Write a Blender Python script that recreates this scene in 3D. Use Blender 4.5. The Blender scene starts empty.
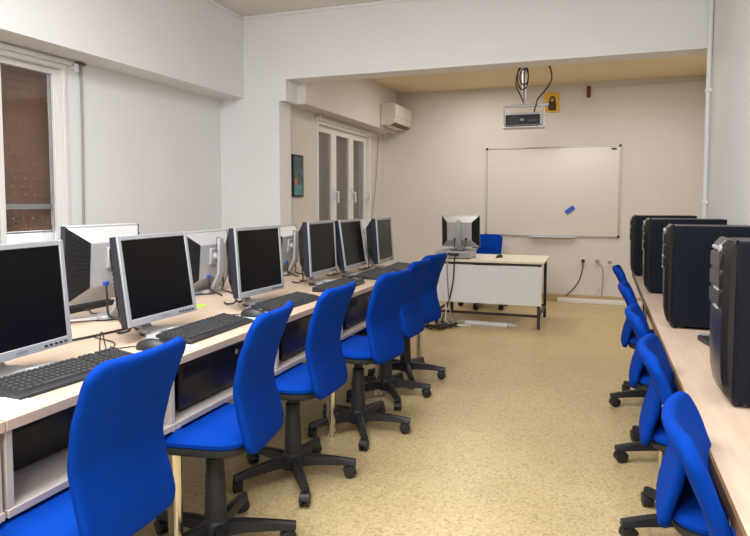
import bpy, bmesh, math, random
from mathutils import Vector, Matrix
random.seed(7)
SC = bpy.context.scene
COL = SC.collection
PI = math.pi

# ------------------------------------------------------------------ materials
def new_mat(name):
    m = bpy.data.materials.new(name); m.use_nodes = True
    nt = m.node_tree
    return m, nt, nt.nodes['Principled BSDF']

def mat(name, col, rough=.5, metal=0., spec=.5, noise=0., nscale=40., bump=0., bscale=200., coat=0., sheen=0.):
    m, nt, b = new_mat(name)
    b.inputs['Base Color'].default_value = (*col, 1)
    b.inputs['Roughness'].default_value = rough
    b.inputs['Metallic'].default_value = metal
    b.inputs['Specular IOR Level'].default_value = spec
    b.inputs['Coat Weight'].default_value = coat
    b.inputs['Sheen Weight'].default_value = sheen
    tc = nt.nodes.new('ShaderNodeTexCoord')
    if noise > 0:
        n = nt.nodes.new('ShaderNodeTexNoise'); n.inputs['Scale'].default_value = nscale
        n.inputs['Detail'].default_value = 4
        nt.links.new(tc.outputs['Object'], n.inputs['Vector'])
        r = nt.nodes.new('ShaderNodeValToRGB')
        r.color_ramp.elements[0].position = .3; r.color_ramp.elements[1].position = .7
        r.color_ramp.elements[0].color = (*[c*(1-noise) for c in col], 1)
        r.color_ramp.elements[1].color = (*[min(1, c*(1+noise)) for c in col], 1)
        nt.links.new(n.outputs['Fac'], r.inputs['Fac'])
        nt.links.new(r.outputs['Color'], b.inputs['Base Color'])
    if bump > 0:
        n2 = nt.nodes.new('ShaderNodeTexNoise'); n2.inputs['Scale'].default_value = bscale
        n2.inputs['Detail'].default_value = 3
        nt.links.new(tc.outputs['Object'], n2.inputs['Vector'])
        bp = nt.nodes.new('ShaderNodeBump'); bp.inputs['Strength'].default_value = bump
        bp.inputs['Distance'].default_value = .004
        nt.links.new(n2.outputs['Fac'], bp.inputs['Height'])
        nt.links.new(bp.outputs['Normal'], b.inputs['Normal'])
    return m

def terrazzo():
    m, nt, b = new_mat('terrazzo')
    tc = nt.nodes.new('ShaderNodeTexCoord')
    def vor(scale):
        v = nt.nodes.new('ShaderNodeTexVoronoi'); v.inputs['Scale'].default_value = scale
        nt.links.new(tc.outputs['Object'], v.inputs['Vector']); return v
    v1 = vor(85.); v2 = vor(190.)
    def ramp(src, stops):
        r = nt.nodes.new('ShaderNodeValToRGB'); cr = r.color_ramp
        cr.interpolation = 'CONSTANT'
        cr.elements[0].position = stops[0][0]; cr.elements[0].color = (*stops[0][1], 1)
        cr.elements[1].position = stops[1][0]; cr.elements[1].color = (*stops[1][1], 1)
        for p, c in stops[2:]:
            e = cr.elements.new(p); e.color = (*c, 1)
        nt.links.new(src, r.inputs['Fac']); return r
    sx = nt.nodes.new('ShaderNodeSeparateColor'); nt.links.new(v1.outputs['Color'], sx.inputs['Color'])
    sy = nt.nodes.new('ShaderNodeSeparateColor'); nt.links.new(v2.outputs['Color'], sy.inputs['Color'])
    r1 = ramp(sx.outputs['Red'], [(0, (.56, .42, .20)), (.2, (.72, .575, .31)), (.5, (.66, .51, .255)), (.72, (.78, .645, .38)), (.90, (.40, .29, .145))])
    r2 = ramp(sy.outputs['Red'], [(0, (.68, .53, .275)), (.4, (.74, .595, .33)), (.7, (.60, .455, .225)), (.90, (.34, .245, .13))])
    mx = nt.nodes.new('ShaderNodeMix'); mx.data_type = 'RGBA'; mx.inputs[0].default_value = .55
    nt.links.new(r1.outputs['Color'], mx.inputs[6]); nt.links.new(r2.outputs['Color'], mx.inputs[7])
    n = nt.nodes.new('ShaderNodeTexNoise'); n.inputs['Scale'].default_value = 1.7; n.inputs['Detail'].default_value = 5
    nt.links.new(tc.outputs['Object'], n.inputs['Vector'])
    r3 = nt.nodes.new('ShaderNodeValToRGB')
    r3.color_ramp.elements[0].position = .3; r3.color_ramp.elements[0].color = (.80, .785, .76, 1)
    r3.color_ramp.elements[1].position = .7; r3.color_ramp.elements[1].color = (.91, .90, .88, 1)
    nt.links.new(n.outputs['Fac'], r3.inputs['Fac'])
    mu = nt.nodes.new('ShaderNodeMix'); mu.data_type = 'RGBA'; mu.blend_type = 'MULTIPLY'; mu.inputs[0].default_value = 1
    nt.links.new(mx.outputs[2], mu.inputs[6]); nt.links.new(r3.outputs['Color'], mu.inputs[7])
    nt.links.new(mu.outputs[2], b.inputs['Base Color'])
    b.inputs['Roughness'].default_value = .34
    b.inputs['Specular IOR Level'].default_value = .32
    return m

def wood(name, c0, c1, rough=.4):
    m, nt, b = new_mat(name)
    tc = nt.nodes.new('ShaderNodeTexCoord')
    mp = nt.nodes.new('ShaderNodeMapping'); mp.inputs['Scale'].default_value = (14, 1.2, 14)
    nt.links.new(tc.outputs['Object'], mp.inputs['Vector'])
    n = nt.nodes.new('ShaderNodeTexNoise'); n.inputs['Scale'].default_value = 3.; n.inputs['Detail'].default_value = 6
    n.inputs['Distortion'].default_value = .6
    nt.links.new(mp.outputs['Vector'], n.inputs['Vector'])
    r = nt.nodes.new('ShaderNodeValToRGB')
    r.color_ramp.elements[0].position = .3; r.color_ramp.elements[0].color = (*c0, 1)
    r.color_ramp.elements[1].position = .7; r.color_ramp.elements[1].color = (*c1, 1)
    nt.links.new(n.outputs['Fac'], r.inputs['Fac'])
    nt.links.new(r.outputs['Color'], b.inputs['Base Color'])
    b.inputs['Roughness'].default_value = rough
    return m

def glass():
    m, nt, b = new_mat('window_glass')
    b.inputs['Base Color'].default_value = (.95, .97, .97, 1)
    b.inputs['Roughness'].default_value = .02
    b.inputs['Transmission Weight'].default_value = 1.
    b.inputs['IOR'].default_value = 1.45
    return m

M = {}
M['white_paint'] = mat('white_paint', (.81, .81, .81), .75, bump=.12, bscale=60, noise=.015, nscale=2.5)
M['warm_lit_white'] = mat('warm_lit_white', (.70, .655, .615), .75, bump=.12, bscale=60, noise=.02, nscale=2.5)  # white wall with the back room's warm light put into the colour
M['ceiling_front'] = mat('ceiling_paint', (.78, .74, .71), .8, bump=.1, bscale=60)
M['ceiling_back'] = mat('ceiling_warm_bounce', (.82, .67, .44), .8, bump=.1, bscale=60)  # warm light bounced off the floor, painted into the ceiling colour
M['floor'] = terrazzo()
M['skirting'] = mat('skirting_stone', (.50, .36, .19), .4, noise=.15, nscale=60)
M['beech'] = wood('beech_laminate', (.54, .405, .295), (.62, .475, .355), .40)
M['beech_edge'] = wood('beech_edge', (.62, .45, .30), (.70, .53, .37), .45)
M['desk_body'] = mat('pale_board', (.56, .49, .43), .5, noise=.04, nscale=20)
M['brown_edge'] = mat('brown_edging', (.16, .085, .035), .5)
M['chrome'] = mat('chrome', (.75, .72, .68), .18, metal=1.)
M['blue'] = mat('blue_fabric', (.0004, .041, .32), .85, spec=.08, noise=.10, nscale=300, bump=.25, bscale=700)
M['black_plastic'] = mat('black_plastic', (.016, .016, .018), .45)
M['black_soft'] = mat('black_soft', (.022, .021, .022), .6, noise=.2, nscale=30)
M['vent_black'] = mat('vent_black', (.008, .008, .009), .42, spec=.3)
M['silver'] = mat('silver_plastic', (.42, .43, .45), .38, metal=.25)
M['silver_back'] = mat('pale_silver_plastic', (.50, .50, .495), .35, metal=.30)
M['navy_plastic'] = mat('dark_navy_plastic', (.012, .014, .028), .35)
M['screen'] = mat('screen_glass', (.0035, .003, .003), .28, spec=.18)
M['key'] = mat('key_plastic', (.042, .042, .043), .5, spec=.4)
M['pc_black'] = mat('pc_steel_black', (.005, .007, .013), .34, spec=.16, bump=.04, bscale=400)
M['pc_front'] = mat('pc_front_plastic', (.012, .011, .010), .25, spec=.35)
M['white_plastic'] = mat('white_plastic', (.80, .80, .79), .4)
M['ivory_plastic'] = mat('ivory_plastic', (.74, .70, .61), .45)
M['white_metal'] = mat('white_enamel', (.78, .77, .74), .35)
M['grey_metal'] = mat('grey_metal', (.42, .42, .43), .35, metal=.7)
M['board_white'] = mat('board_enamel', (.70, .64, .58), .22, spec=.5)
M['panel_white'] = mat('panel_white', (.76, .76, .78), .5)
M['cream_top'] = mat('cream_laminate', (.80, .74, .58), .4, noise=.03, nscale=10)
M['black_metal'] = mat('black_metal', (.015, .014, .014), .4)
M['cable_black'] = mat('cable_black', (.02, .02, .022), .5)
M['cable_grey'] = mat('cable_grey', (.33, .32, .31), .5)
M['cable_white'] = mat('cable_white', (.75, .73, .70), .5)
M['paper'] = mat('paper', (.80, .82, .76), .7)
M['teal_paper'] = mat('teal_paper', (.50, .72, .74), .6)
M['lime'] = mat('lime_paper', (.42, .72, .05), .6)
M['gold'] = mat('gold_leaf', (.78, .46, .03), .4, noise=.12, nscale=25)
M['umber'] = mat('umber_paint', (.07, .025, .015), .6, noise=.3, nscale=40)
M['red'] = mat('dark_red', (.17, .02, .02), .5)
M['eraser_blue'] = mat('eraser_blue', (.02, .10, .62), .6)
M['shutter'] = mat('shutter_brown', (.26, .13, .085), .5, noise=.12, nscale=8)
M['shutter_grey'] = mat('shutter_dusky', (.20, .14, .115), .45, noise=.10, nscale=8)
M['aluminium'] = mat('aluminium', (.55, .57, .62), .35, metal=.6)
M['glass'] = glass()
M['connector_blue'] = mat('connector_blue', (.02, .08, .45), .5)
M['picture'] = mat('picture_print', (.03, .08, .10), .3, noise=.9, nscale=14)
M['picture_teal'] = mat('picture_teal', (.06, .30, .34), .4, noise=.4, nscale=20)
M['picture_orange'] = mat('picture_orange', (.50, .18, .06), .4)

# ------------------------------------------------------------------ mesh builder
class MB:
    def __init__(s): s.v = []; s.f = []; s.m = []; s.k = 0
    def add(s, vs, fs):
        o = len(s.v); s.v += [tuple(v) for v in vs]
        for f in fs: s.f.append([i+o for i in f]); s.m.append(s.k)
        return s
    def slot(s, k): s.k = k; return s
    def box(s, x0, x1, y0, y1, z0, z1, mx=None):
        vs = [Vector((x, y, z)) for z in (z0, z1) for y in (y0, y1) for x in (x0, x1)]
        if mx is not None: vs = [mx @ v for v in vs]
        return s.add(vs, [(0, 2, 3, 1), (4, 5, 7, 6), (0, 1, 5, 4), (2, 6, 7, 3), (0, 4, 6, 2), (1, 3, 7, 5)])
    def hexa(s, b, t):      # b, t: two quads of 4 points, same order
        return s.add(list(b)+list(t), [(3, 2, 1, 0), (4, 5, 6, 7), (0, 1, 5, 4), (1, 2, 6, 5), (2, 3, 7, 6), (3, 0, 4, 7)])
    def rings(s, rings, cap=True, closed=False):
        n = len(rings[0]); vs = [p for r in rings for p in r]; fs = []
        R = len(rings)
        for i in range(R if closed else R-1):
            j = (i+1) % R
            for k in range(n):
                fs.append((i*n+k, i*n+(k+1) % n, j*n+(k+1) % n, j*n+k))
        if cap and not closed:
            fs.append(tuple(reversed(range(n)))); fs.append(tuple((R-1)*n+k for k in range(n)))
        return s.add(vs, fs)
    def cyl(s, p0, p1, r0, r1=None, n=16):
        r1 = r0 if r1 is None else r1
        p0 = Vector(p0); p1 = Vector(p1); d = (p1-p0).normalized()
        a = d.orthogonal().normalized(); b = d.cross(a)
        return s.rings([[p+r*(math.cos(2*PI*k/n)*a+math.sin(2*PI*k/n)*b) for k in range(n)] for p, r in ((p0, r0), (p1, r1))])
    def lathe(s, prof, c=(0, 0, 0), n=24):
        return s.rings([[(c[0]+max(r, 1e-4)*math.cos(2*PI*k/n), c[1]+max(r, 1e-4)*math.sin(2*PI*k/n), c[2]+z) for k in range(n)] for r, z in prof])
    def tube(s, pts, r, n=8, sub=6):
        P = [Vector(p) for p in pts]
        if sub > 1 and len(P) > 2:
            Q = []
            for i in range(len(P)-1):
                a = P[max(i-1, 0)]; b = P[i]; c = P[i+1]; d = P[min(i+2, len(P)-1)]
                for k in range(sub):
                    t = k/sub
                    Q.append(.5*((2*b)+(-a+c)*t+(2*a-5*b+4*c-d)*t*t+(-a+3*b-3*c+d)*t**3))
            Q.append(P[-1]); P = Q
        rings = []; up = None
        for i, p in enumerate(P):
            d = (P[min(i+1, len(P)-1)]-P[max(i-1, 0)])
            d = d.normalized() if d.length > 1e-9 else Vector((0, 0, 1))
            if up is None: up = d.orthogonal().normalized()
            up = (up-d*up.dot(d)); up = up.normalized() if up.length > 1e-6 else d.orthogonal().normalized()
            b = d.cross(up)
            rr = r[i] if isinstance(r, list) else r
            rings.append([p+rr*(math.cos(2*PI*k/n)*up+math.sin(2*PI*k/n)*b) for k in range(n)])
        return s.rings(rings)
    def prism(s, poly, z0, z1, mx=None):
        n = len(poly)
        vs = [Vector((x, y, z0)) for x, y in poly]+[Vector((x, y, z1)) for x, y in poly]
        if mx is not None: vs = [mx @ v for v in vs]
        fs = [tuple(reversed(range(n))), tuple(range(n, 2*n))]+[(k, (k+1) % n, n+(k+1) % n, n+k) for k in range(n)]
        return s.add(vs, fs)
    def build(s, name, mats, parent=None, bevel=0., seg=2, smooth=True, loc=None, rotz=0., subsurf=0, solid=0.):
        me = bpy.data.meshes.new(name); me.from_pydata(s.v, [], s.f)
        if not isinstance(mats, (list, tuple)): mats = [mats]
        for m in mats: me.materials.append(m)
        for p, k in zip(me.polygons, s.m): p.material_index = min(k, len(mats)-1)
        bm = bmesh.new(); bm.from_mesh(me); bmesh.ops.recalc_face_normals(bm, faces=bm.faces[:]); bm.to_mesh(me); bm.free()
        if smooth:
            for p in me.polygons: p.use_smooth = True
            me.set_sharp_from_angle(angle=math.radians(35))
        o = bpy.data.objects.new(name, me); COL.objects.link(o)
        if parent is not None: o.parent = parent
        if loc is not None: o.location = loc
        if rotz: o.rotation_euler = (0, 0, rotz)
        if solid:
            md = o.modifiers.new('solid', 'SOLIDIFY'); md.thickness = solid; md.offset = 0
        if bevel:
            md = o.modifiers.new('bevel', 'BEVEL'); md.width = bevel; md.segments = seg; md.limit_method = 'ANGLE'; md.angle_limit = math.radians(40)
        if subsurf:
            md = o.modifiers.new('sub', 'SUBSURF'); md.levels = subsurf; md.render_levels = subsurf
        return o

def tag(o, label, cat, group=None):
    o['label'] = label; o['category'] = cat
    if group: o['group'] = group
    return o
def thing(name, label, cat, loc=(0, 0, 0), rotz=0., group=None):
    o = bpy.data.objects.new(name, None); COL.objects.link(o)
    o.location = loc; o.rotation_euler = (0, 0, rotz); o.empty_display_size = .1
    return tag(o, label, cat, group)
def struct(o): o['kind'] = 'structure'; return o
def copy_tree(o, parent=None):
    c = o.copy(); COL.objects.link(c)
    if parent is not None: c.parent = parent
    for ch in list(o.children): copy_tree(ch, c)
    return c
def rect_round(w, h, r, n=5, cx=0, cy=0):
    pts = []
    for qx, qy, a0 in ((1, 1, 0), (-1, 1, 90), (-1, -1, 180), (1, -1, 270)):
        for k in range(n+1):
            a = math.radians(a0+90*k/n)
            pts.append((cx+qx*(w/2-r)+r*math.cos(a), cy+qy*(h/2-r)+r*math.sin(a)))
    return pts

# ------------------------------------------------------------------ room numbers (metres)
YB = 5.12          # cross beam front face
XR = .72           # right wall
XL = -3.40         # left wall, front room
XLB = -2.82        # left wall, back room
YW = 8.146         # far wall
ZC = 2.95          # front ceiling
ZCB = 2.70         # back ceiling
Y0 = -2.6          # wall behind the camera
ZS = 2.21          # soffit underside

b = MB().box(-3.75, 1.7, Y0-.2, YW+.2, -.12, 0)
struct(b.build('floor', M['floor'], smooth=False))
b = MB().slot(0).box(-3.75, 1.7, Y0-.2, YB+.12, ZC, ZC+.15)
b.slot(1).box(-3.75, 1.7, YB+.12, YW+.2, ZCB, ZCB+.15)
struct(b.build('ceiling', [M['ceiling_front'], M['ceiling_back']], smooth=False))

# left wall: front part with the opening of window 1, back part with the opening of window 2
W1 = (1.56, 3.30, .93, 2.165)
W2 = (6.00, 7.60, .93, 2.10)
def wall_with_hole(b, x0, x1, y0, y1, z1, hole):
    a, c, lo, hi = hole
    b.box(x0, x1, y0, a, 0, z1); b.box(x0, x1, c, y1, 0, z1)
    b.box(x0, x1, a, c, 0, lo); b.box(x0, x1, a, c, hi, z1)
b = MB().slot(0); wall_with_hole(b, XL-.25, XL, Y0, YB, ZC, W1)
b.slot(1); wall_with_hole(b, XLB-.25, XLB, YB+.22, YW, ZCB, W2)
struct(b.build('wall_left', [M['white_paint'], M['warm_lit_white']], smooth=False))
struct(MB().box(XL-.25, 1.6, YW, YW+.18, 0, ZCB+.1).build('wall_back', M['warm_lit_white'], smooth=False))
b = MB().slot(0).box(XR, XR+.18, Y0, YB+.02, 0, ZC)
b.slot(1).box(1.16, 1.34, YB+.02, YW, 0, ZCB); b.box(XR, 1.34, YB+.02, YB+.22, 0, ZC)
struct(b.build('wall_right', [M['white_paint'], M['warm_lit_white']], smooth=False))
struct(MB().box(XL-.25, XR+.18, Y0-.2, Y0, 0, ZC).build('wall_front', M['white_paint'], smooth=False))
# pillar and cross beam between the rooms, one wall with a wide opening
XZ = Matrix(((1, 0, 0, 0), (0, 0, 1, 0), (0, 1, 0, 0), (0, 0, 0, 1)))
struct(MB().prism([(XL-.02, 0), (-2.775, 0), (-2.775, 2.165), (-2.705, 2.165), (-2.705, 2.356), (XR+.02, 2.356), (XR+.02, ZC), (XL-.02, ZC)], YB, YB+.22, XZ).build('wall_middle', M['white_paint'], smooth=False))
# soffits along the window wall
struct(MB().box(XL, -3.14, Y0, YB, ZS, ZC).build('trim_1', M['white_paint'], smooth=False))
struct(MB().box(XLB-.2, -2.615, YB+.22, YW, 2.165, ZCB).build('trim_2', M['warm_lit_white'], smooth=False))
# shallow ceiling moulding of the front room
b = MB()
b.box(-3.14, XR, YB-.018, YB, ZC-.03, ZC); b.box(-3.14, -3.122, Y0, YB, ZC-.03, ZC)
struct(b.build('trim_3', M['white_paint'], smooth=False, bevel=.008))
# skirting
struct(MB().box(XLB, 1.16, YW-.014, YW, 0, .095).build('baseboard_back', M['skirting'], bevel=.003, smooth=False))
struct(MB().box(XLB, XLB+.014, YB+.22, YW-.014, 0, .095).build('baseboard_left', M['skirting'], bevel=.003, smooth=False))
struct(MB().box(XL, XL+.014, Y0, YB, 0, .095).build('baseboard_front', M['skirting'], bevel=.003, smooth=False))
struct(MB().box(XR-.014, XR, Y0, YB, 0, .095).build('baseboard_right', M['skirting'], bevel=.003, smooth=False))

# ------------------------------------------------------------------ windows
def sash(b, y0, y1, z0, z1, x0, x1, w):
    b.box(x0, x1, y0, y0+w, z0, z1); b.box(x0, x1, y1-w, y1, z0, z1)
    b.box(x0, x1, y0+w, y1-w, z0, z0+w); b.box(x0, x1, y0+w, y1-w, z1-w, z1)
def window(name, X, hole, mull, fw, shutter_bottom, shut_mat, rail=None, sills=True, sw=.038):
    a, c, lo, hi = hole
    root = MB()
    sash(root, a, c, lo, hi, X-.10, X+.015, fw)
    r = root.build(name, M['white_metal'], bevel=.004)
    struct(r)
    for i, (y0, y1) in enumerate(mull):
        s = MB(); sash(s, y0, y1, lo+fw, hi-fw, X-.075, X-.03, sw)
        so = s.build('window_sash', M['white_metal'], r, bevel=.004)
        MB().box(X-.056, X-.050, y0+.04, y1-.04, lo+fw+.04, hi-fw-.04).build('window_pane', M['glass'], so, smooth=False)
    sh = MB(); z = hi-fw; hs = .052; k = 0
    while z-hs > shutter_bottom:
        sh.box(X-.165, X-.150, a+.01, c-.01, z-hs+.0035, z)
        y = a+.03+(k % 2)*.02
        while y < c-.05:                       # the bridges between the light slots
            sh.box(X-.160, X-.155, y+.008, y+.074, z-hs, z-hs+.0035); y += .074
        z -= hs; k += 1
    sh.box(X-.17, X-.145, a+.01, c-.01, z-.03, z)
    sh.build('roller_shutter', shut_mat, r, smooth=False)
    if rail:
        for zz, hh in rail:
            MB().box(X-.125, X-.105, a+fw, c-fw, zz-hh/2, zz+hh/2).build('guard_rail', M['aluminium'], r, bevel=.003)
    bx = MB().box(X-.02, X+.03, a-.04, c+.04, hi, hi+.03)
    bx.build('shutter_box_trim', M['white_metal'], r, bevel=.004)
    if sills:
        MB().box(X-.10, X+.05, a-.03, c+.03, lo-.03, lo).build('window_sill', M['white_metal'], r, bevel=.004)
    return r
w1 = window('window_1', XL, W1, [(1.59, 2.00), (2.01, 2.42), (2.43, 2.80), (2.81, 3.268)], .032, 1.075, M['shutter'], rail=[(1.225, .035)])
MB().box(XL-.105, XL-.10, 1.60, 3.26, 1.05, 1.062).build('shutter_end_bar', M['aluminium'], w1)
w2 = window('window_2', XLB, W2, [(6.04, 6.53), (6.53, 7.05), (7.05, 7.56)], .032, .95, M['shutter_grey'], sw=.068)
for y in (6.497, 7.016, 7.526):
    h = MB().box(XLB-.03, XLB+.005, y-.014, y+.014, 1.28, 1.42); h.cyl((XLB-.005, y, 1.36), (XLB+.04, y, 1.36), .009, n=10)
    h.box(XLB+.028, XLB+.045, y-.010, y+.010, 1.24, 1.37)
    h.build('window_handle', M['white_plastic'], w2, bevel=.003)
# shutter straps
s = thing('shutter_strap', 'grey strap hanging down the white wall beside the near window', 'strap', (XL+.015, 3.425, 0))
MB().tube([(.0, 0, 2.195), (.004, -.006, 1.7), (.002, -.02, 1.0)], .008, sub=4).build('strap_cord', M['cable_grey'], s)
MB().box(-.014, .012, -.035, .035, 2.19, 2.208).build('strap_bracket', M['brown_edge'], s, bevel=.002)
MB().box(-.014, .016, -.045, .01, .92, 1.02).build('strap_winder', M['white_plastic'], s, bevel=.004)
s = thing('shutter_strap', 'thin dark cord hanging slantwise beside the far three-pane window', 'cord', (XLB+.015, 7.90, 0))
MB().tube([(.0, 0, 2.14), (.006, -.10, 1.6), (.004, -.26, 1.0)], .006, sub=4).build('strap_cord', M['cable_grey'], s)
MB().box(-.014, .012, -.03, .03, 2.13, 2.155).build('strap_bracket', M['white_plastic'], s, bevel=.002)
MB().box(-.014, .016, -.29, -.235, .92, 1.02).build('strap_winder', M['white_plastic'], s, bevel=.004)
for (x, y, z, l) in ((XL+.02, 3.36, 2.165, 'small white plastic knob high beside the near window frame'), (XLB+.02, 6.02, 2.135, 'small white plastic knob above the far three-pane window')):
    k = MB().cyl((x-.02, y, z), (x+.03, y, z), .016, n=14); k.box(x+.012, x+.032, y-.012, y+.012, z-.035, z+.02)
    tag(k.build('wall_hook', M['white_plastic'], bevel=.003), l, 'hook')

# ------------------------------------------------------------------ swivel chairs
def grid_panel(fn, nu, nv):
    b = MB(); vs = []; fs = []
    for j in range(nv+1):
        for i in range(nu+1): vs.append(fn(-1+2*i/nu, j/nv))
    for j in range(nv):
        for i in range(nu):
            a = j*(nu+1)+i; fs.append((a, a+1, a+nu+2, a+nu+1))
    return b.add(vs, fs)
def interp(tab, t):
    for (a, va), (c, vc) in zip(tab, tab[1:]):
        if t <= c:
            u = (t-a)/(c-a); u = u*u*(3-2*u)*.5+u*.5
            return va+(vc-va)*u
    return tab[-1][1]
BACK_Z0, BACK_Z1 = .418, .897
PROF = [(0, .204), (.14, .193), (.30, .172), (.45, .163), (.65, .188), (.82, .224), (1, .270)]
def back_fn(s, t):
    H = BACK_Z1-BACK_Z0; z = BACK_Z0+t*H
    hw = interp([(0, .170), (.35, .166), (.75, .180), (1, .186)], t)
    for z_edge, r in ((t*H, .035), ((1-t)*H, .040)):
        if z_edge < r: hw -= r-math.sqrt(max(0, r*r-(r-z_edge)**2))
    x = interp(PROF, t)-(.006+.028*t*t)*(s*s)
    return (x, s*hw, z)
def make_chair(label, group):
    t = thing('swivel_chair', label, 'chair', group=group)      # faces -X
    base = MB().lathe([(.03, .045), (.05, .05), (.052, .10), (.036, .125), (.030, .13)], n=20).build('base_hub', M['black_plastic'], t)
    for k in range(5):
        a = 2*PI*k/5+.35
        c, s_ = math.cos(a), math.sin(a)
        mx = Matrix.Rotation(a, 4, 'Z')
        leg = MB(); R = []
        for r, zt, h, w in ((.03, .112, .052, .026), (.10, .110, .044, .023), (.20, .097, .034, .020), (.27, .086, .028, .018), (.287, .084, .026, .015)):
            R.append([mx @ Vector((r, -w, zt-h)), mx @ Vector((r, w, zt-h)), mx @ Vector((r, w*.75, zt-.006)), mx @ Vector((r, w*.4, zt)), mx @ Vector((r, -w*.4, zt)), mx @ Vector((r, -w*.75, zt-.006))])
        leg.rings(R).build('base_leg', M['black_plastic'], t)
        cs = MB(); th = random.uniform(0, 2*PI)
        cx, cy = .272*c, .272*s_
        ax = Vector((math.cos(th), math.sin(th), 0)); off = Vector((-ax.y, ax.x, 0))*.014
        cc = Vector((cx, cy, .027))+off
        for sd in (-1, 1):
            p = cc+ax*sd*.012
            cs.rings([[p+ax*q+rr*(math.cos(2*PI*j/18)*Vector((0, 0, 1))+math.sin(2*PI*j/18)*Vector((-ax.y, ax.x, 0))) for j in range(18)] for q, rr in ((-.0095, .021), (-.007, .0268), (.007, .0268), (.0095, .021))])
        cs.cyl((cx, cy, .036), (cx, cy, .066), .009, n=10)
        cs.cyl(cc-ax*.012, cc+ax*.012, .008, n=10)
        cs.rings([[cc+ax*q+rr*(math.cos(PI*j/9-.2)*Vector((-ax.y, ax.x, 0))*-1+math.sin(PI*j/9-.2)*Vector((0, 0, 1))) for j in range(10)]+[cc+ax*q+(rr-.004)*(math.cos(PI*j/9-.2)*Vector((-ax.y, ax.x, 0))*-1+math.sin(PI*j/9-.2)*Vector((0, 0, 1))) for j in reversed(range(10))] for q, rr in ((-.020, .0305), (.020, .0305))])
        cs.build('castor', M['black_plastic'], t)
    MB().lathe([(.040, .12), (.038, .20), (.0365, .205), (.0355, .285), (.033, .29), (.032, .345), (.024, .35), (.022, .415)], n=20).build('gas_column', M['black_soft'], t)
    m_ = MB().box(-.10, .10, -.07, .07, .390, .420); m_.box(-.13, .13, -.045, .045, .406, .424)
    m_.cyl((.02, .06, .388), (.02, .23, .380), .006, n=10).cyl((.02, .215, .380), (.02, .255, .378), .011, n=10)
    m_.build('tilt_mechanism', M['black_metal'], t, bevel=.006)
    sh = MB().prism(rect_round(.375, .385, .09, 6, -.012, 0), .420, .452)
    sh.build('seat_shell', M['black_soft'], t, bevel=.010, seg=2)
    b = MB(); R = []
    for z, ins in ((.450, .004), (.457, -.004), (.468, -.004), (.478, .006), (.485, .025), (.487, .05)):
        R.append([(x, y, z-(.012*max(0, (-x-.12)/.12) if z > .46 else 0)) for x, y in rect_round(.385-2*ins, .395-2*ins, .095-ins*.5, 6, -.012, 0)])
    b.rings(R).build('seat', M['blue'], t)
    grid_panel(back_fn, 12, 16).build('backrest', M['blue'], t, solid=.030, subsurf=2)
    sp = MB(); R = []
    for x, z, w, th in ((.06, .398, .032, .008), (.12, .398, .032, .008), (.156, .408, .032, .009), (.166, .44, .032, .009), (.156, .50, .034, .008), (.142, .58, .034, .006)):
        R.append((x, z, w, th))
    rr = []
    for i, (x, z, w, th) in enumerate(R):
        x0, z0 = R[max(i-1, 0)][:2]; x1, z1 = R[min(i+1, len(R)-1)][:2]
        d = Vector((x1-x0, 0, z1-z0)).normalized(); nrm = Vector((d.z, 0, -d.x))
        p = Vector((x, 0, z))
        rr.append([p+nrm*th+Vector((0, w, 0)), p+nrm*th-Vector((0, w, 0)), p-nrm*th-Vector((0, w, 0)), p-nrm*th+Vector((0, w, 0))])
    sp.rings(rr).build('back_support', M['black_plastic'], t, bevel=.003)
    return t

LEFT_GROUP = 'blue swivel chairs along the left desk row'
RIGHT_GROUP = 'blue swivel chairs along the right counter'
chair0 = make_chair('nearest blue swivel chair at bottom left, its base out of sight', LEFT_GROUP)
LEFT = [
    (-1.30, 1.245, 2, None),
    (-1.285, 1.868, 9, 'second blue swivel chair from the camera in the left row, seat under the shelf'),
    (-1.30, 2.50, 0, 'third blue swivel chair from the camera in the left row, beside a chrome leg'),
    (-1.235, 3.15, -10, 'fourth blue chair from the camera in the left row, overlapping two farther backs'),
    (-1.285, 3.77, -4, 'second to last blue chair of the left row, mostly hidden'),
    (-1.30, 4.24, -12, 'last blue swivel chair at the far end of the left row, turned slightly'),
]
for i, (x, y, a, l) in enumerate(LEFT):
    c = chair0 if i == 0 else copy_tree(chair0)
    c.location = (x, y, 0); c.rotation_euler = (0, 0, math.radians(a))
    if l: c['label'] = l
RIGHT = [
    (.345, 4.14, 180, 'farthest blue swivel chair at the right counter, before the farthest black tower'),
    (.358, 3.27, 179, 'second farthest blue swivel chair at the right counter, between farthest and middle chair'),
    (.366, 2.52, 178, 'middle blue swivel chair of the five pushed against the right counter'),
    (.380, 1.92, 176, 'second nearest blue swivel chair at the right counter, overlapped by the nearest one'),
    (.394, 1.30, 175, 'nearest blue swivel chair at the right counter, cut by the bottom edge'),
]
def lower(c, dz=-.040):                      # gas spring set lower
    for ch in c.children:
        if ch.name.split('.')[0] in ('seat', 'seat_shell', 'backrest', 'back_support', 'tilt_mechanism'): ch.location.z += dz
for x, y, a, l in RIGHT:
    c = copy_tree(chair0); c.location = (x, y, 0); c.rotation_euler = (0, 0, math.radians(a))
    c['label'] = l; c['group'] = RIGHT_GROUP
    lower(c)
c = copy_tree(chair0); c.location = (-1.29, 7.40, 0); c.rotation_euler = (0, 0, math.radians(92)); lower(c)
c['label'] = "blue chair standing behind the white teacher's desk below the whiteboard"; del c['group']

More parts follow.
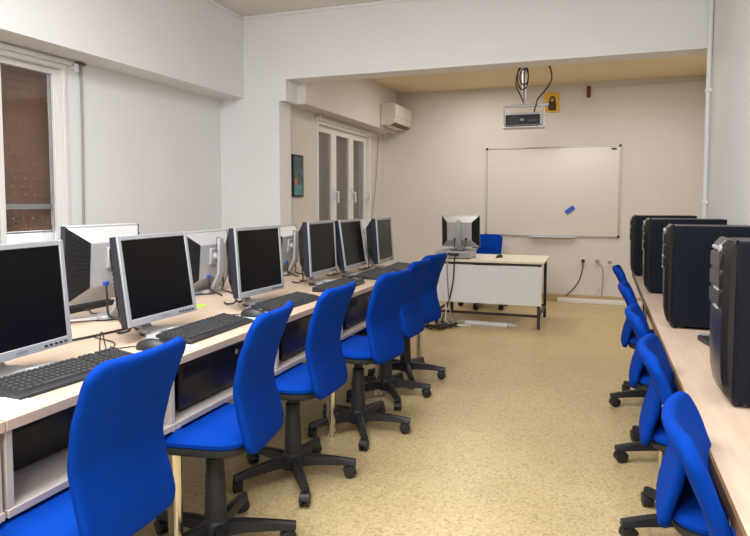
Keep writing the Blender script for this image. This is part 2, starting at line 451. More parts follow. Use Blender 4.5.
# ------------------------------------------------------------------ left desks: two rows back to back
def make_desk(y0, y1, divs, legs, label, group):
    t = thing('computer_desk', label, 'desk', (0, 0, 0), group=group)
    MB().box(-1.925, -1.318, y0+.002, y1-.002, .712, .740).build('worktop', [M['beech']], t, bevel=.002)
    MB().box(-1.80, -1.325, y0+.004, y1-.004, .497, .517).build('shelf', M['desk_body'], t, bevel=.0015)
    for d in divs:
        MB().box(-1.80, -1.330, d-.010, d+.010, .517, .712).build('divider', M['desk_body'], t, bevel=.0015)
    MB().box(-1.815, -1.80, y0+.004, y1-.004, .36, .712).build('back_panel', M['desk_body'], t, bevel=.0015)
    for yy in legs:
        for xx in (-1.345, -1.84):
            zt = .497 if xx > -1.5 else .712
            l = MB().cyl((xx, yy, .0), (xx, yy, .018), .031, .028, n=20); l.cyl((xx, yy, .018), (xx, yy, zt), .025, n=20)
            l.build('leg', M['chrome'], t)
    return t
DG = 'computer desks of the front left row'
dk = [make_desk(-.68, 1.072, [-.66, .18, 1.056], (-.45, .62), 'nearest beech desk of the left row, cut by the left edge of the photo', DG),
      make_desk(1.072, 3.135, [1.088, 1.70, 2.42, 3.121], (1.72, 3.03), 'middle beech desk of the left row with black cases on its shelf', DG),
      make_desk(3.135, 4.80, [3.151, 3.86, 4.56], (3.80, 4.765), 'farthest beech desk of the left row, ending beside the aisle', DG)]
RG = 'computer desks of the window side row'
for d, l in zip(dk, ('beech desk on the window side behind the nearest left monitor', 'beech desk on the window side carrying the silver-backed monitors', 'beech desk on the window side at the far end by the pillar')):
    c = copy_tree(d)                       # turned half round, standing back to back
    y0 = {0: -.68+1.072, 1: 1.072+3.135, 2: 3.135+4.80}[dk.index(d)]
    c.location = (-3.852, y0, 0); c.rotation_euler = (0, 0, PI)
    c['label'] = l; c['group'] = RG

# ------------------------------------------------------------------ monitors
ZD = .740
def make_monitor(label, group, cable=True, lean=4.5, z0=.062):
    """faces +X, origin on the desk under the stand"""
    t = thing('monitor', label, 'monitor', group=group)
    W, H = .400, .334
    tilt = Matrix.Translation((0, 0, z0)) @ Matrix.Rotation(math.radians(-lean), 4, 'Y')
    V = lambda x, y, z: tilt @ Vector((x, y, z))
    # casing edge, dark
    MB().box(-.030, -.002, -W/2+.004, W/2-.004, 0, H, tilt).build('casing', M['silver_back'], t, bevel=.003)
    for sd in (-1, 1):
        e = sorted((sd*(W/2-.004), sd*W/2)); MB().box(-.031, -.002, e[0], e[1], .001, H-.001, tilt).build('casing_side', M['navy_plastic'], t, bevel=.0012)
    bz = .017; bb = .026
    f = MB()
    f.box(-.003, .006, -W/2, -W/2+bz, 0, H, tilt); f.box(-.003, .006, W/2-bz, W/2, 0, H, tilt)
    f.box(-.003, .006, -W/2+bz, W/2-bz, 0, bb, tilt); f.box(-.003, .006, -W/2+bz, W/2-bz, H-bz, H, tilt)
    fo = f.build('bezel', M['silver'], t, bevel=.002)
    k = MB()
    for i in range(5): k.box(.0055, .0085, W/2-.035-i*.020, W/2-.024-i*.020, .009, .015, tilt)
    k.build('bezel_button', M['black_plastic'], fo)
    k = MB()
    for i, (a, c) in enumerate(((-.020, -.012), (-.009, -.001), (.002, .010), (.013, .021))):
        k.box(.0055, .0068, a, c, .010, .017, tilt)
    k.build('badge', M['grey_metal'], fo)
    MB().box(-.002, .0015, -W/2+bz, W/2-bz, bb, H-bz, tilt).build('screen', M['screen'], t, smooth=False)
    # tapering rear housing: silver top, back and foot, black vented flanks
    y1, y2 = W/2-.004, W/2-.070
    zb0, zb1, zt0, zt1 = .006, .080, H-.006, H-.066
    A = [V(-.030, -y1, zb0), V(-.030, y1, zb0), V(-.030, y1, zt0), V(-.030, -y1, zt0)]
    B = [V(-.098, -y2, zb1), V(-.098, y2, zb1), V(-.098, y2, zt1), V(-.098, -y2, zt1)]
    MB().add(A+B, [(3, 2, 1, 0), (4, 5, 6, 7), (0, 1, 5, 4), (2, 3, 7, 6), (1, 2, 6, 5), (3, 0, 4, 7)]).build('rear_cover', M['silver_back'], t, bevel=.004)
    for sd in (-1, 1):
        p = MB(); i0 = 1 if sd > 0 else 0; i3 = 2 if sd > 0 else 3
        a0, a3, b0, b3 = A[i0], A[i3], B[i0], B[i3]
        nrm = ((b0-a0).cross(a3-a0)).normalized()
        if nrm.y*sd < 0: nrm = -nrm
        p.hexa([a0, b0, b3, a3], [q+nrm*.003 for q in (a0, b0, b3, a3)])
        for j in range(1, 13):
            u0 = j/13-.012; u1 = j/13+.012
            q = lambda u, v: (a0.lerp(a3, u)).lerp(b0.lerp(b3, u), v)+nrm*.003
            v0, v1 = .22, .90
            p.hexa([q(u0, v0), q(u0, v1), q(u1, v1), q(u1, v0)], [x+nrm*.0035 for x in (q(u0, v0), q(u0, v1), q(u1, v1), q(u1, v0))])
        p.build('side_vent', M['vent_black'], t)
    # mount, arm and foot
    c0 = V(-.072, 0, .20)
    m_ = MB().box(-.106, -.096, -.045, .045, .155, .245, tilt); m_.cyl(V(-.100, 0, .20), V(-.138, 0, .20), .020, n=16)
    m_.build('mount', M['silver_back'], t, bevel=.003)
    arm = MB(); R = []
    for x, z, w, th in ((-.085, .012, .030, .012), (-.115, .05, .026, .010), (-.150, .12, .024, .009), (-.154, .20, .024, .009), (-.154, .315, .022, .008)):
        R.append([(x+th, -w, z), (x+th, w, z), (x-th, w, z), (x-th, -w, z)])
    arm.rings(R).build('stand_arm', M['silver'], t, bevel=.004)
    MB().box(-.1460, -.1405, -.020, .020, .125, .318).build('arm_insert', M['black_plastic'], t, bevel=.002)
    ft = MB()
    for sd in (-1, 1):
        R = []
        for r, w, h in ((0, .036, .022), (.06, .030, .020), (.13, .026, .016), (.185, .024, .012), (.20, .018, .010)):
            a = math.radians(sd*(64-r*60)); ctr = Vector((-.045, 0, 0))+Vector((math.cos(a), math.sin(a), 0))*r
            d = Vector((-math.sin(a), math.cos(a), 0))
            R.append([ctr-d*w+Vector((0, 0, .004)), ctr+d*w+Vector((0, 0, .004)), ctr+d*w*.8+Vector((0, 0, h)), ctr-d*w*.8+Vector((0, 0, h))])
        ft.rings(R)
    ft.lathe([(.05, .004), (.05, .02), (.035, .026)], c=(-.050, 0, 0), n=20)
    fo2 = ft.build('foot', M['silver_back'], t, bevel=.003)
    MB().lathe([(.056, 0), (.056, .005)], c=(-.050, 0, 0), n=20).build('foot_pad', M['black_plastic'], fo2)
    if cable:
        c_ = MB().box(-.108, -.086, .038, .062, .082, .099, tilt)
        c_.build('video_plug', M['connector_blue'], t, bevel=.002)
        MB().tube([V(-.104, .05, .084), V(-.112, .05, .03), (-.115, .045, .03), (-.15, .02, .007), (-.20, .06, .006)], .0045).build('video_cable', M['cable_black'], t)
        MB().box(-.108, -.086, -.085, -.06, .082, .104, tilt).build('power_plug', M['black_plastic'], t, bevel=.002)
        MB().tube([V(-.104, -.072, .084), V(-.116, -.072, .035), (-.125, -.05, .02), (-.17, -.06, .006), (-.215, -.02, .006)], .0045).build('power_cable', M['cable_black'], t)
    return t
MGL = 'monitors on the front left desks'
mon0 = make_monitor('nearest black-screened monitor, cut by the left edge of the photo', MGL)
FM = [(-1.600, 1.358, 3.5, 1.5, None),
      (-1.595, 2.000, 0, 8, 'large tilted black-screened monitor before the nearest silver monitor back'),
      (-1.580, 2.725, -3, 4, 'black-screened monitor right of the middle silver monitor back, near the wall pillar'),
      (-1.638, 3.590, 0, 3, 'black-screened monitor below the left pane of the far window'),
      (-1.590, 4.020, 0, 8, 'leaning black-screened monitor between the last two of the left row'),
      (-1.525, 4.470, 3, 4, 'farthest black-screened monitor of the left row, by the aisle end')]
for i, (x, y, a, ln, l) in enumerate(FM):
    c = mon0 if i == 0 else make_monitor(l, MGL, lean=ln)
    c.location = (x, y, ZD); c.rotation_euler = (0, 0, math.radians(a))
MGR = 'monitors on the window side desks, backs turned'
RM = [(-2.10, 2.18, 176, .085, 'nearest silver monitor back with black vented side, left of the tilted screen'),
      (-2.14, 2.98, 178, .022, 'middle silver monitor back with its stand arm showing between two screens'),
      (-2.15, 3.90, 181, .018, 'farthest silver monitor back, half hidden right of the pillar-side screen')]
for x, y, a, z0, l in RM:
    c = make_monitor(l, MGR, z0=z0); c.location = (x, y, ZD); c.rotation_euler = (0, 0, math.radians(a))

# ------------------------------------------------------------------ keyboards, mice, papers
def make_keyboard(label, group):
    t = thing('keyboard', label, 'keyboard', group=group)      # user side +X, length along Y
    D, L = .155, .450
    bd = MB(); pr = [(-D/2, .0), (D/2, .0), (D/2, .010), (D/2-.012, .014), (-D/2+.02, .028), (-D/2, .026)]
    bd.rings([[(x, -L/2, z) for x, z in pr], [(x, L/2, z) for x, z in pr]]).build('keyboard_body', M['black_plastic'], t, bevel=.002)
    k = MB()
    sl = math.atan2(.014, D-.032)
    for r in range(6):
        x = D/2-.026-r*.0205-(.004 if r == 5 else 0)
        z = .0145+(D/2-.012-x)*math.tan(sl)
        y = -L/2+.012
        widths = [.0165]*15+[0]+[.0165]*3+[0]+[.0165]*4
        if r == 0: widths = [.021]*3+[.108]+[.021]*4+[0]+[.0165]*3+[0]+[.0165]*4
        for w in widths:
            if w == 0: y += .010; continue
            if y+w > L/2-.008: break
            k.hexa([(x-.0085, y, z-.002), (x+.0085, y, z-.002), (x+.0085, y+w, z-.002), (x-.0085, y+w, z-.002)],
                   [(x-.006, y+.0025, z+.0075), (x+.0065, y+.0025, z+.006), (x+.0065, y+w-.0025, z+.006), (x-.006, y+w-.0025, z+.0075)])
            y += w+.0018
    k.build('keys', M['key'], t, smooth=False)
    MB().tube([(-D/2, -.02, .010), (-D/2-.03, -.03, .004), (-D/2-.09, .02, .004), (-D/2-.13, .0, .004)], .0028).build('keyboard_cable', M['cable_black'], t)
    return t
KG = 'black keyboards on the front left desks'
kb0 = make_keyboard('black keyboard at the left edge before the nearest monitor', KG)
KB = [(-1.475, 1.425, -4, None),
      (-1.472, 2.110, 1, 'black keyboard before the large tilted monitor'),
      (-1.475, 2.800, -2, 'black keyboard behind the third blue chair back, before the pillar-side screen'),
      (-1.475, 3.46, 0, 'black keyboard behind the fourth blue chair, before the screen below the far window'),
      (-1.470, 4.17, 2, 'black keyboard on the far desk before the leaning monitor'),
      (-1.445, 4.56, 4, 'farthest black keyboard at the aisle end of the left row')]
for i, (x, y, a, l) in enumerate(KB):
    if i == 5: y = 4.565
    if i == 4: y = 4.095
    c = kb0 if i == 0 else copy_tree(kb0)
    c.location = (x, y, ZD); c.rotation_euler = (0, 0, math.radians(a))
    if l: c['label'] = l
def make_mouse(label, group):
    t = thing('mouse', label, 'mouse', group=group)
    b = MB(); R = []
    for i in range(9):
        u = i/8; x = -.055+.11*u
        w = .031*math.sin(PI*min(1, max(0, .08+.84*u)))**.45; h = .036*math.sin(PI*(.10+.80*u)**.9)**.6
        R.append([(x, w*math.cos(PI*j/10), .002+h*math.sin(PI*j/10)) for j in range(11)])
    b.rings(R).build('mouse_shell', M['black_plastic'], t)
    MB().cyl((-.030, -.004, .034), (-.030, .004, .034), .007, n=12).build('scroll_wheel', M['grey_metal'], t)
    MB().tube([(-.054, 0, .010), (-.085, .01, .004), (-.12, -.02, .004), (-.16, .0, .004)], .0022).build('mouse_cable', M['cable_black'], t)
    return t
MG = 'black computer mice on the front left desks'
mo0 = make_mouse('black mouse left of the keyboard before the tilted monitor', MG)
for i, (x, y, a, l) in enumerate([(-1.475, 1.782, 12, None),
      (-1.465, 2.445, 8, 'black mouse on the pale blue sheet behind the second blue chair'),
      (-1.50, 3.775, 5, 'far black mouse between keyboards below the far window')]):
    c = mo0 if i == 0 else copy_tree(mo0)
    c.location = (x, y, ZD+(.002 if i == 1 else 0)); c.rotation_euler = (0, 0, math.radians(a))
    if l: c['label'] = l
def sheet(name, x, y, w, h, a, m, l, cat, t=.0015, z=ZD):
    o = MB().box(-w/2, w/2, -h/2, h/2, 0, t).build(name, m, loc=(x, y, z), rotz=math.radians(a), smooth=False)
    return tag(o, l, cat)
sheet('paper_sheet', -1.405, 1.12, .14, .19, 3, M['paper'], 'pale sheet of paper on the desk corner before the nearest keyboard', 'paper')
sheet('mouse_pad', -1.425, 2.45, .17, .10, 2, M['teal_paper'], 'pale blue sheet under the mouse behind the second blue chair', 'mouse pad', .002)
sheet('paper_slip', -1.375, 1.845, .07, .06, 20, M['teal_paper'], 'small pale blue slip between mouse and second keyboard', 'paper')
sheet('sticky_note', -1.865, 2.605, .05, .09, 10, M['lime'], 'lime green sticky note lying behind the tilted monitor', 'note')
cab = MB().tube([(-1.60, 1.665, .745), (-1.60, 1.670, .80), (-1.595, 1.675, .81), (-1.585, 1.685, .745), (-1.66, 1.80, .744), (-1.80, 1.85, .744)], .0022)
tag(cab.build('loose_cable', M['cable_black']), 'thin dark cable looping up right of the nearest monitor', 'cable')
cab = MB().tube([(-1.86, 1.70, .745), (-1.82, 1.85, .745), (-1.80, 2.10, .745), (-1.87, 2.30, .745), (-1.88, 2.50, .745)], .0045)
tag(cab.build('loose_cable', M['cable_black']), 'black cable lying on the desk below the nearest silver monitor back', 'cable')
kb_r = copy_tree(kb0); kb_r.location = (-2.37, 2.27, ZD); kb_r.rotation_euler = (0, 0, PI)
kb_r['label'] = 'black keyboard beneath the nearest silver monitor back'; del kb_r['group']

# ------------------------------------------------------------------ PCs lying on the shelf
def make_lying_pc(label):
    t = thing('desktop_computer', label, 'computer', group='black computers lying on the desk shelf')
    MB().box(-.40, -.012, -.21, .21, .012, .170).build('case', M['pc_black'], t, bevel=.004)
    MB().box(-.013, .004, -.212, .212, .010, .172).build('front_panel', M['pc_front'], t, bevel=.006)
    MB().box(.003, .0055, -.19, -.04, .118, .158).build('drive_bay', M['pc_black'], t, bevel=.002)
    MB().cyl((.003, .15, .14), (.007, .15, .14), .010, n=14).build('power_button', M['silver'], t)
    for x in (-.36, -.05):
        for y in (-.17, .17): MB().cyl((x, y, 0), (x, y, .012), .014, n=12).build('rubber_foot', M['black_soft'], t)
    return t
pc = make_lying_pc('black computer lying on the shelf below the nearest keyboard')
for i, (x, y, l) in enumerate([(-1.385, 1.385, None), (-1.375, 2.00, 'black computer on the shelf between the first and second blue chairs'),
      (-1.37, 2.74, 'black computer on the shelf between the second and third blue chairs'),
      (-1.37, 3.50, 'black computer on the shelf between the third and fourth blue chairs'), (-1.37, 4.22, 'farthest black computer on the left shelf, behind the fourth chair')]):
    c = pc if i == 0 else copy_tree(pc)
    c.location = (x-(.10 if i == 0 else 0), y, .517)
    if l: c['label'] = l

# ------------------------------------------------------------------ right counter and towers
t = thing('wall_counter', 'long pale beech counter along the right wall carrying four black towers', 'desk', (0, 0, 0))
MB().box(.224, XR-.002, -1.2, 4.95, .716, .740).build('worktop', M['beech'], t, bevel=.002)
MB().box(.218, .224, -1.2, 4.95, .714, .7405).build('edge_strip', M['brown_edge'], t)
for y in (4.33, 2.95, 1.55, .2):
    l = MB().cyl((.272, y, 0), (.272, y, .716), .016, n=16); l.cyl((.272, y, 0), (.272, y, .01), .022, n=16)
    l.build('leg', M['chrome'], t)
MB().box(XR-.03, XR-.002, -1.2, 4.95, .60, .716).build('wall_batten', M['desk_body'], t, bevel=.002)
def make_tower(label):
    t = thing('tower_computer', label, 'computer', group='black towers standing on the right counter')
    D, W, H = .405, .200, .420                      # front faces -X
    MB().box(.026, D, -W/2, W/2, .012, H).build('case', M['pc_black'], t, bevel=.004)
    f = MB(); R = []
    for z, x in ((.010, .030), (.030, .012), (.075, .003), (.16, .0), (.34, .0), (.405, .004), (H+.002, .018)):
        w = W/2+.001
        R.append([(x+.014, -w, z), (x, -w+.016, z), (x-.003, 0, z), (x, w-.016, z), (x+.014, w, z), (.027, w, z), (.027, -w, z)])
    fo = f.rings(R).build('front_panel', M['pc_front'], t)
    for z0, z1 in ((.345, .385), (.295, .338), (.248, .288)):
        MB().box(-.006, .004, -W/2+.026, W/2-.026, z0, z1).build('drive_bay', M['pc_front'], fo, bevel=.003)
    for z in (.2965, .2495):
        MB().box(-.0085, -.005, -W/2+.03, -W/2+.09, z-.004, z+.001).build('bay_lip', M['silver'], fo)
    bt = MB().cyl((.0, -.055, .399), (-.006, -.055, .399), .010, n=16); bt.build('power_button', M['silver'], fo)
    for y in (-.015, .015, .05):
        MB().box(-.0045, .006, y-.007, y+.007, .394, .402).build('usb_port', M['silver'], fo, bevel=.001)
    g = MB()
    for i in range(7):
        for j in range(10):
            x = .19+i*.014+(j % 2)*.007; z = .14+j*.014
            g.cyl((x, -W/2-.0015, z), (x, -W/2+.001, z), .0042, n=6)
    g.build('side_vent', M['black_plastic'], t)
    sp = MB().box(.034, D-.004, -W/2-.0012, -W/2+.001, .022, H-.010); sp.build('side_panel', M['pc_black'], t, bevel=.001)
    for x in (.06, D-.05):
        for y in (-.075, .075): MB().cyl((x, y, 0), (x, y, .013), .013, n=12).build('rubber_foot', M['black_soft'], t)
    return t
tw = make_tower('nearest black tower on the right counter, cut by the right edge')
for i, (x, y, l) in enumerate([(.290, 1.860, None), (.252, 2.895, 'second nearest black tower on the right counter, mesh vent on its side'),
      (.232, 3.915, 'second farthest black tower on the right counter, silver trimmed front'), (.196, 4.780, 'farthest black tower at the end of the right counter')]):
    c = tw if i == 0 else copy_tree(tw)
    c.location = (x, y, ZD); c.rotation_euler = (0, 0, math.radians((0, -3, -1, -1)[i]))
    if l: c['label'] = l
t = thing('adapter', 'flat black box with grey rim lying behind the nearest tower', 'adapter', (.475, 2.52, ZD), math.radians(12))
MB().box(-.11, .11, -.10, .10, 0, .020).build('adapter_body', M['black_plastic'], t, bevel=.004)
MB().box(-.10, .10, .085, .105, .019, .024).build('adapter_rim', M['grey_metal'], t, bevel=.002)
# conduit in the right-hand corner of the opening
t = thing('wall_conduit', 'white vertical cable conduit at the front edge of the right wall', 'conduit', (0, 0, 0))
MB().cyl((XR-.020, YB-.03, .74), (XR-.020, YB-.03, ZC), .017, n=16).build('conduit_pipe', M['white_plastic'], t)
for z in (1.25, 2.05, 2.75):
    MB().box(XR-.042, XR, YB-.052, YB-.008, z-.012, z+.012).build('conduit_clip', M['white_plastic'], t, bevel=.003)

# ------------------------------------------------------------------ teacher's desk
TX0, TX1, TY0, TY1, TZ = -1.60, -.545, 6.25, 6.99, .668
t = thing('teacher_desk', 'white fronted desk with cream top and black metal frame below the whiteboard', 'desk', (0, 0, 0))
MB().box(TX0-.07, TX1+.03, TY0-.02, TY1+.02, TZ-.022, TZ).build('tabletop', M['cream_top'], t, bevel=.003)
fr = MB(); fr.box(TX0, TX1, TY0, TY0+.025, TZ-.047, TZ-.022); fr.box(TX0, TX1, TY1-.025, TY1, TZ-.047, TZ-.022)
fr.box(TX0, TX0+.025, TY0+.025, TY1-.025, TZ-.047, TZ-.022); fr.box(TX1-.025, TX1, TY0+.025, TY1-.025, TZ-.047, TZ-.022)
fr.build('top_frame', M['black_metal'], t, bevel=.002)
for x in (TX0, TX1-.03):
    for y in (TY0, TY1-.03):
        MB().box(x, x+.03, y, y+.03, 0, TZ-.047).build('leg', M['black_metal'], t, bevel=.002)
for y in (TY0+.003, TY1-.025): MB().box(TX0+.03, TX1-.03, y, y+.022, .118, .143).build('stretcher', M['black_metal'], t, bevel=.002)
for x in (TX0+.003, TX1-.025): MB().box(x, x+.022, TY0+.03, TY1-.03, .118, .143).build('stretcher', M['black_metal'], t, bevel=.002)
MB().box(TX0-.055, TX1+.012, TY0-.018, TY0-.001, .235, TZ-.05).build('modesty_panel', M['panel_white'], t, bevel=.002)
t = thing('desktop_computer', "flat silver desktop computer under the monitor on the teacher's desk", 'computer', (-1.42, 6.47, TZ))
MB().box(-.19, .17, -.18, .18, .008, .075).build('case', M['silver'], t, bevel=.004)
MB().box(-.165, .165, -.184, -.178, .014, .07).build('rear_panel', M['grey_metal'], t, bevel=.002)
MB().box(-.06, .06, -.187, -.183, .03, .06).build('port_plate', M['black_plastic'], t)
for x in (-.14, .14):
    for y in (-.15, .15): MB().cyl((x, y, 0), (x, y, .009), .014, n=12).build('rubber_foot', M['black_soft'], t)
c = make_monitor("silver-backed monitor seen from behind on the white teacher's desk", None, z0=.035)
c.location = (-1.395, 6.56, TZ+.075); c.rotation_euler = (0, 0, math.radians(90))
k = copy_tree(mo0); k.location = (-1.00, 6.62, TZ); k.rotation_euler = (0, 0, math.radians(80))
k['label'] = "black mouse on the cream top of the teacher's desk"; del k['group']
for i, (pts, m, l) in enumerate([
    ([(-1.46, 6.285, .70), (-1.46, 6.20, .66), (-1.46, 6.195, .5), (-1.44, 6.20, .25), (-1.39, 6.17, .03), (-1.30, 6.10, .008)], 'cable_grey', "grey cable hanging down the white front of the teacher's desk"),
    ([(-1.40, 6.285, .70), (-1.39, 6.20, .66), (-1.40, 6.195, .45), (-1.45, 6.20, .22), (-1.50, 6.15, .03), (-1.42, 6.05, .008)], 'cable_black', "black cable hanging down the white front of the teacher's desk"),
    ([(-1.55, 6.285, .70), (-1.56, 6.20, .65), (-1.53, 6.195, .4), (-1.47, 6.19, .2), (-1.45, 6.16, .03), (-1.25, 6.16, .008)], 'cable_white', "pale cable hanging at the left end of the teacher's desk")]):
    tag(MB().tube(pts, .007).build('hanging_cable', M[m]), l, 'cable')
random.seed(3)
tn = MB()
for i in range(9):
    cx, cy = random.uniform(-1.62, -1.40), random.uniform(5.95, 6.12)
    pts = [(cx+random.uniform(-.12, .12), cy+random.uniform(-.09, .07), .012+.012*(j % 3)) for j in range(6)]
    tn.tube(pts, .006)
tag(tn.build('cable_tangle', M['cable_black']), "tangle of dark cables on the floor before the teacher's desk", 'cables')
t = thing('power_strip', "long white power strip on the floor under the teacher's desk", 'power strip', (-1.08, 6.32, 0), math.radians(-4))
MB().box(-.22, .22, -.030, .030, 0, .035).build('strip_body', M['white_plastic'], t, bevel=.006)
for i in range(5):
    MB().cyl((-.16+i*.08, 0, .033), (-.16+i*.08, 0, .038), .020, n=16).build('socket', M['ivory_plastic'], t)
tag(MB().tube([(-.87, 6.31, .012), (-.78, 6.34, .008), (-.85, 6.40, .008), (-1.0, 6.42, .008), (-1.22, 6.41, .008), (-1.38, 6.38, .008), (-1.36, 6.22, .008), (-1.22, 6.21, .008)], .008).build('floor_cable', M['cable_white']), "white cable curled round the power strip under the teacher's desk", 'cable')

# ------------------------------------------------------------------ far wall
t = thing('whiteboard', 'large whiteboard with thin grey frame on the far wall', 'whiteboard', (0, 0, 0))
bx0, bx1, bz0, bz1 = -1.394, .185, .835, 1.917
MB().box(bx0, bx1, YW-.018, YW-.004, bz0, bz1).build('writing_surface', M['board_white'], t, smooth=False)
f = MB(); w = .016
f.box(bx0-w, bx0, YW-.026, YW, bz0-w, bz1+w); f.box(bx1, bx1+w, YW-.026, YW, bz0-w, bz1+w)
f.box(bx0, bx1, YW-.026, YW, bz0-w, bz0); f.box(bx0, bx1, YW-.026, YW, bz1, bz1+w)
f.build('frame', M['grey_metal'], t, bevel=.003)
for x in (bx0-w/2, bx1+w/2):
    for z in (bz0-w/2, bz1+w/2): MB().box(x-.014, x+.014, YW-.030, YW, z-.014, z+.014).build('corner_cap', M['black_plastic'], t, bevel=.003)
MB().box(-.86, -.29, YW-.075, YW-.02, bz0-.030, bz0-.016).build('pen_tray', M['aluminium'], t, bevel=.003)
MB().box(.095, .155, YW-.020, YW-.017, bz1-.042, bz1-.018).build('maker_label', M['navy_plastic'], t)
o = MB().box(-.06, .06, -.02, .0, -.027, .027).build('board_eraser', M['eraser_blue'], bevel=.004, loc=(-.371, YW-.018, 1.150))
o.rotation_euler = (0, math.radians(-38), 0)
tag(o, 'small blue eraser stuck on the whiteboard', 'eraser')
t = thing('icon_picture', 'small gold picture with a dark robed figure high on the far wall', 'picture', (-.61, YW, 2.478))
MB().box(-.086, .086, -.018, 0, -.121, .121).build('frame', M['gold'], t, bevel=.004)
MB().box(-.066, .066, -.020, -.017, -.100, .100).build('gold_ground', M['gold'], t)
p = MB(); a = [(-.035, -.10), (.052, -.10), (.052, -.02), (.045, .03), (.035, .065), (.012, .08), (-.015, .072), (-.03, .045), (-.028, .015), (-.045, -.01), (-.05, -.05)]
p.prism(a, .0, .002, Matrix.Translation((0, -.020, 0)) @ Matrix.Rotation(PI/2, 4, 'X')); p.build('figure', M['umber'], t, smooth=False)
p = MB().prism([(.018*math.cos(2*PI*k/14)+.005, .024*math.sin(2*PI*k/14)+.03) for k in range(14)], .002, .0035, Matrix.Translation((0, -.020, 0)) @ Matrix.Rotation(PI/2, 4, 'X'))
p.build('figure_face', M['skirting'], t, smooth=False)
t = thing('alarm_beacon', 'small dark red vertical device high on the far wall', 'alarm', (-.18, YW, 2.582))
MB().box(-.022, .022, -.035, 0, -.07, .07).build('beacon_body', M['red'], t, bevel=.010, seg=3)
MB().box(-.012, .012, -.040, -.034, -.05, -.01).build('beacon_lens', M['red'], t, bevel=.003)
tag(MB().tube([(-.155, YW-.006, 2.62), (.4, YW-.006, 2.635), (1.15, YW-.006, 2.642)], .005, sub=1).build('wall_cable', M['warm_lit_white']), 'thin painted cable running right from the red device along the far wall', 'cable')
# sockets
def socket(x, z, l, mi):
    t = thing('wall_socket', l, 'socket', (x, YW, z))
    MB().box(-.042, .042, -.010, 0, -.042, .042).build('socket_plate', M[mi], t, bevel=.004)
    MB().cyl((0, -.012, 0), (0, -.009, 0), .024, n=18).build('socket_well', M['cable_grey'], t)
    return t
socket(-.205, .520, 'wall socket with a black plug in it, left of the other two', 'ivory_plastic')
socket(-.040, .522, 'wall socket with a grey plug and white cable, middle of three', 'ivory_plastic')
socket(.105, .510, 'plain ivory socket on the far wall, rightmost of three', 'ivory_plastic')
def plug(x, z, m, l, pts):
    t = thing('plug', l, 'plug', (0, 0, 0))
    MB().cyl((x, YW-.010, z), (x, YW-.055, z), .024, .019, n=16).build('plug_body', M[m], t)
    MB().tube(pts, .006).build('plug_cord', M[m], t)
plug(-.205, .520, 'cable_black', 'black plug with a dark cord drooping down to the left', [(-.205, YW-.05, .51), (-.207, YW-.05, .42), (-.25, YW-.035, .27), (-.33, YW-.028, .15), (-.40, YW-.022, .08)])
plug(-.040, .522, 'cable_grey', 'grey plug on the far wall with a pale cord down to the skirting', [(-.04, YW-.05, .51), (.02, YW-.05, .45), (.03, YW-.03, .30), (.02, YW-.026, .09)])
tag(MB().tube([(.10, YW-.014, .47), (.07, YW-.012, .33), (.01, YW-.012, .22), (-.08, YW-.016, .10)], .005).build('wall_cable', M['cable_white']), 'pale cable slanting down left from the rightmost socket', 'cable')
tag(MB().box(-.50, 1.10, YW-.075, YW-.016, .0, .055).build('floor_trunking', M['white_plastic'], bevel=.006), 'white cable trunking along the foot of the far wall', 'trunking')
# picture on the far left wall
t = thing('framed_picture', 'dark framed picture on the side wall left of the far window', 'picture', (XLB, 5.545, 1.505))
MB().box(0, .022, -.11, .11, -.205, .205).build('frame', M['black_metal'], t, bevel=.003)
p = MB().slot(0).box(.020, .0235, -.092, .092, -.185, .185)
p.slot(1).box(.0235, .0242, -.092, .06, -.185, -.09).slot(2).box(.0235, .0246, -.085, -.03, -.09, -.02)
p.build('print', [M['picture'], M['picture_teal'], M['picture_orange']], t, smooth=False)

# ------------------------------------------------------------------ air conditioner
AX = -2.613
t = thing('air_conditioner', 'cream wall air conditioner mounted high in the far left corner', 'air conditioner', (AX, 7.42, 2.20))
pr = [(0, .0), (.13, .0), (.185, .035), (.205, .10), (.205, .25), (.19, .265), (0, .265)]
b = MB().rings([[(x, 0, z) for x, z in pr], [(x, .70, z) for x, z in pr]]); b.build('housing', M['ivory_plastic'], t, bevel=.008, seg=3)
MB().hexa([(.135, .04, .0), (.182, .04, .032), (.182, .66, .032), (.135, .66, .0)], [(.13, .04, -.006), (.19, .04, .024), (.19, .66, .024), (.13, .66, -.006)]).build('louvre', M['brown_edge'], t)
MB().box(.206, .209, .02, .68, .10, .104).build('panel_seam', M['cable_grey'], t)
MB().tube([(.05, .06, .0), (.05, .03, -.10), (.06, .02, -.16)], .007).build('drain_tube', M['cable_grey'], t)
# ------------------------------------------------------------------ projector on its ceiling bracket
PY, PX = 6.70, -.78
t = thing('projector_mount', 'grey ceiling pole with crossbar cage carrying the projector', 'bracket', (PX, PY, 0))
MB().cyl((0, 0, 2.30), (0, 0, ZCB-.012), .022, n=16).build('pole', M['grey_metal'], t)
MB().lathe([(.07, ZCB-.014), (.07, ZCB)], n=20).build('ceiling_plate', M['grey_metal'], t)
MB().box(-.185, .245, -.018, .018, 2.228, 2.258).build('crossbar', M['grey_metal'], t, bevel=.004)
for x in (-.204, .204):
    cg = MB().box(x-.004, x+.004, -.012, .012, 2.022, 2.245)
    cg.box(min(x, x*.9), max(x, x*.9), -.012, .012, 2.240, 2.248)
    cg.build('cage_side', M['grey_metal'], t, bevel=.001)
MB().box(-.208, .208, -.09, .12, 2.014, 2.024).build('shelf_tray', M['grey_metal'], t, bevel=.002)
t = thing('projector', 'black and silver projector in the ceiling cage before the far wall', 'projector', (PX, PY, 2.024))
MB().box(-.192, .192, -.095, .13, .008, .138).build('body', M['silver'], t, bevel=.012, seg=3)
MB().box(-.172, .172, -.099, -.092, .018, .118).build('rear_panel', M['vent_black'], t, bevel=.003)
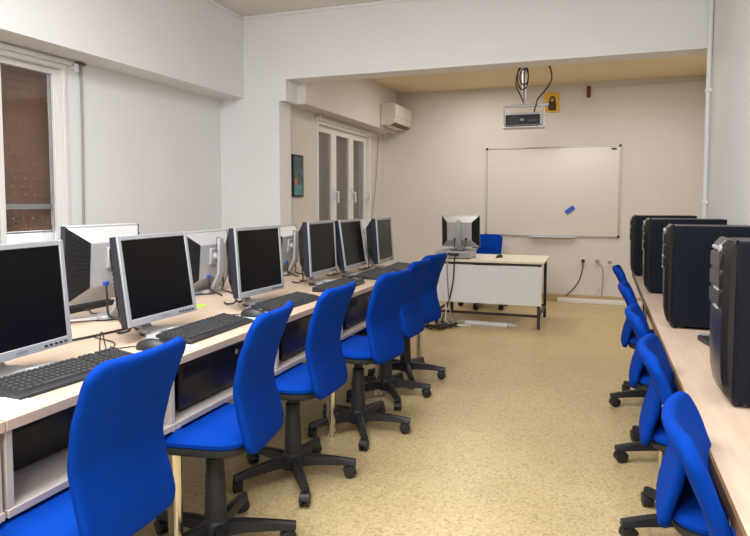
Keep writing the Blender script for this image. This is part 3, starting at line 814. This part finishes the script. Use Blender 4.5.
for i in range(6): MB().box(-.15+i*.018, -.142+i*.018, -.1015, -.098, .03, .105).build('rear_vent', M['navy_plastic'], t)
MB().box(-.03, .012, -.1010, -.098, .055, .078).build('rear_label', M['cable_grey'], t)
for i in range(3): MB().box(.05+i*.032, .072+i*.032, -.1010, -.098, .045, .070).build('rear_port', M['navy_plastic'], t)
MB().cyl((.09, .125, .07), (.09, .16, .07), .036, n=20).build('lens', M['screen'], t)
for x in (-.14, .14):
    for y in (-.07, .09): MB().cyl((x, y, 0), (x, y, .009), .012, n=12).build('rubber_foot', M['black_soft'], t)
cl = MB()
for k in range(2):
    pts = [(PX-.01+.012*k+(.055-.012*k)*math.cos(a), PY-.05, 2.53+(.13-.05*k)*math.sin(a)) for a in [2*PI*i/12 for i in range(13)]]
    cl.tube(pts, .007)
cl.tube([(PX+.03, PY-.05, 2.68), (PX-.06, PY-.06, 2.58), (PX-.075, PY-.06, 2.45), (PX-.03, PY-.04, 2.34), (PX-.0, PY-.03, 2.265)], .007)
tag(cl.build('cable_coil', M['cable_black']), 'coil of black cable looped round the projector pole', 'cable')
tag(MB().tube([(PX+.20, PY-.02, ZCB), (PX+.26, PY-.03, 2.60), (PX+.27, PY-.03, 2.48), (PX+.20, PY-.03, 2.37), (PX+.14, PY-.03, 2.30), (PX+.12, PY-.06, 2.22), (PX+.11, PY-.07, 2.165)], .008).build('hanging_cable', M['cable_black']), 'black cable dropping from the ceiling right of the projector pole', 'cable')

# ------------------------------------------------------------------ light
def area(name, loc, rot, sx, sy, power, col):
    l = bpy.data.lights.new(name, 'AREA'); l.shape = 'RECTANGLE'; l.size = sx; l.size_y = sy
    l.energy = power; l.color = col
    o = bpy.data.objects.new(name, l); COL.objects.link(o); o.location = loc; o.rotation_euler = rot
    return o
area('ceiling_lamp_front', (-1.35, 1.3, ZC-.04), (0, 0, 0), 1.2, 2.4, 92, (.97, .98, 1))
# photographer's flash bounced from above and behind the camera
area('flash_bounce', (-.6, -.7, 2.82), (math.radians(48), 0, math.radians(6)), 1.7, 1.2, 88, (.93, .965, 1))
area('warm_fill_back', (-1.45, 7.0, ZCB-.03), (0, 0, 0), .5, 1.2, 14, (1, .94, .87))  # added warm fill to brighten the back room
area('warm_fill_far', (.30, 6.6, ZCB-.03), (0, 0, 0), .5, 1.4, 14, (1, .94, .87))  # second added fill, for the right side of the back room
w = bpy.data.worlds.new('daylight'); SC.world = w; w.use_nodes = True
bg = w.node_tree.nodes['Background']; bg.inputs['Color'].default_value = (.93, .96, 1, 1); bg.inputs['Strength'].default_value = 1.5

# ------------------------------------------------------------------ camera
cam = bpy.data.cameras.new('camera'); cam.sensor_width = 36; cam.lens = 36*627/750
cam.shift_y = -27/750; cam.clip_start = .05
co = bpy.data.objects.new('camera', cam); COL.objects.link(co)
co.location = (0, 0, 1.26); co.rotation_euler = (math.radians(90-3.650), 0, math.radians(19.865))
SC.camera = co
SC.view_settings.view_transform = 'Standard'; SC.view_settings.look = 'None'
SC.view_settings.exposure = .38; SC.view_settings.gamma = 1.; SC.view_settings.use_curve_mapping = False
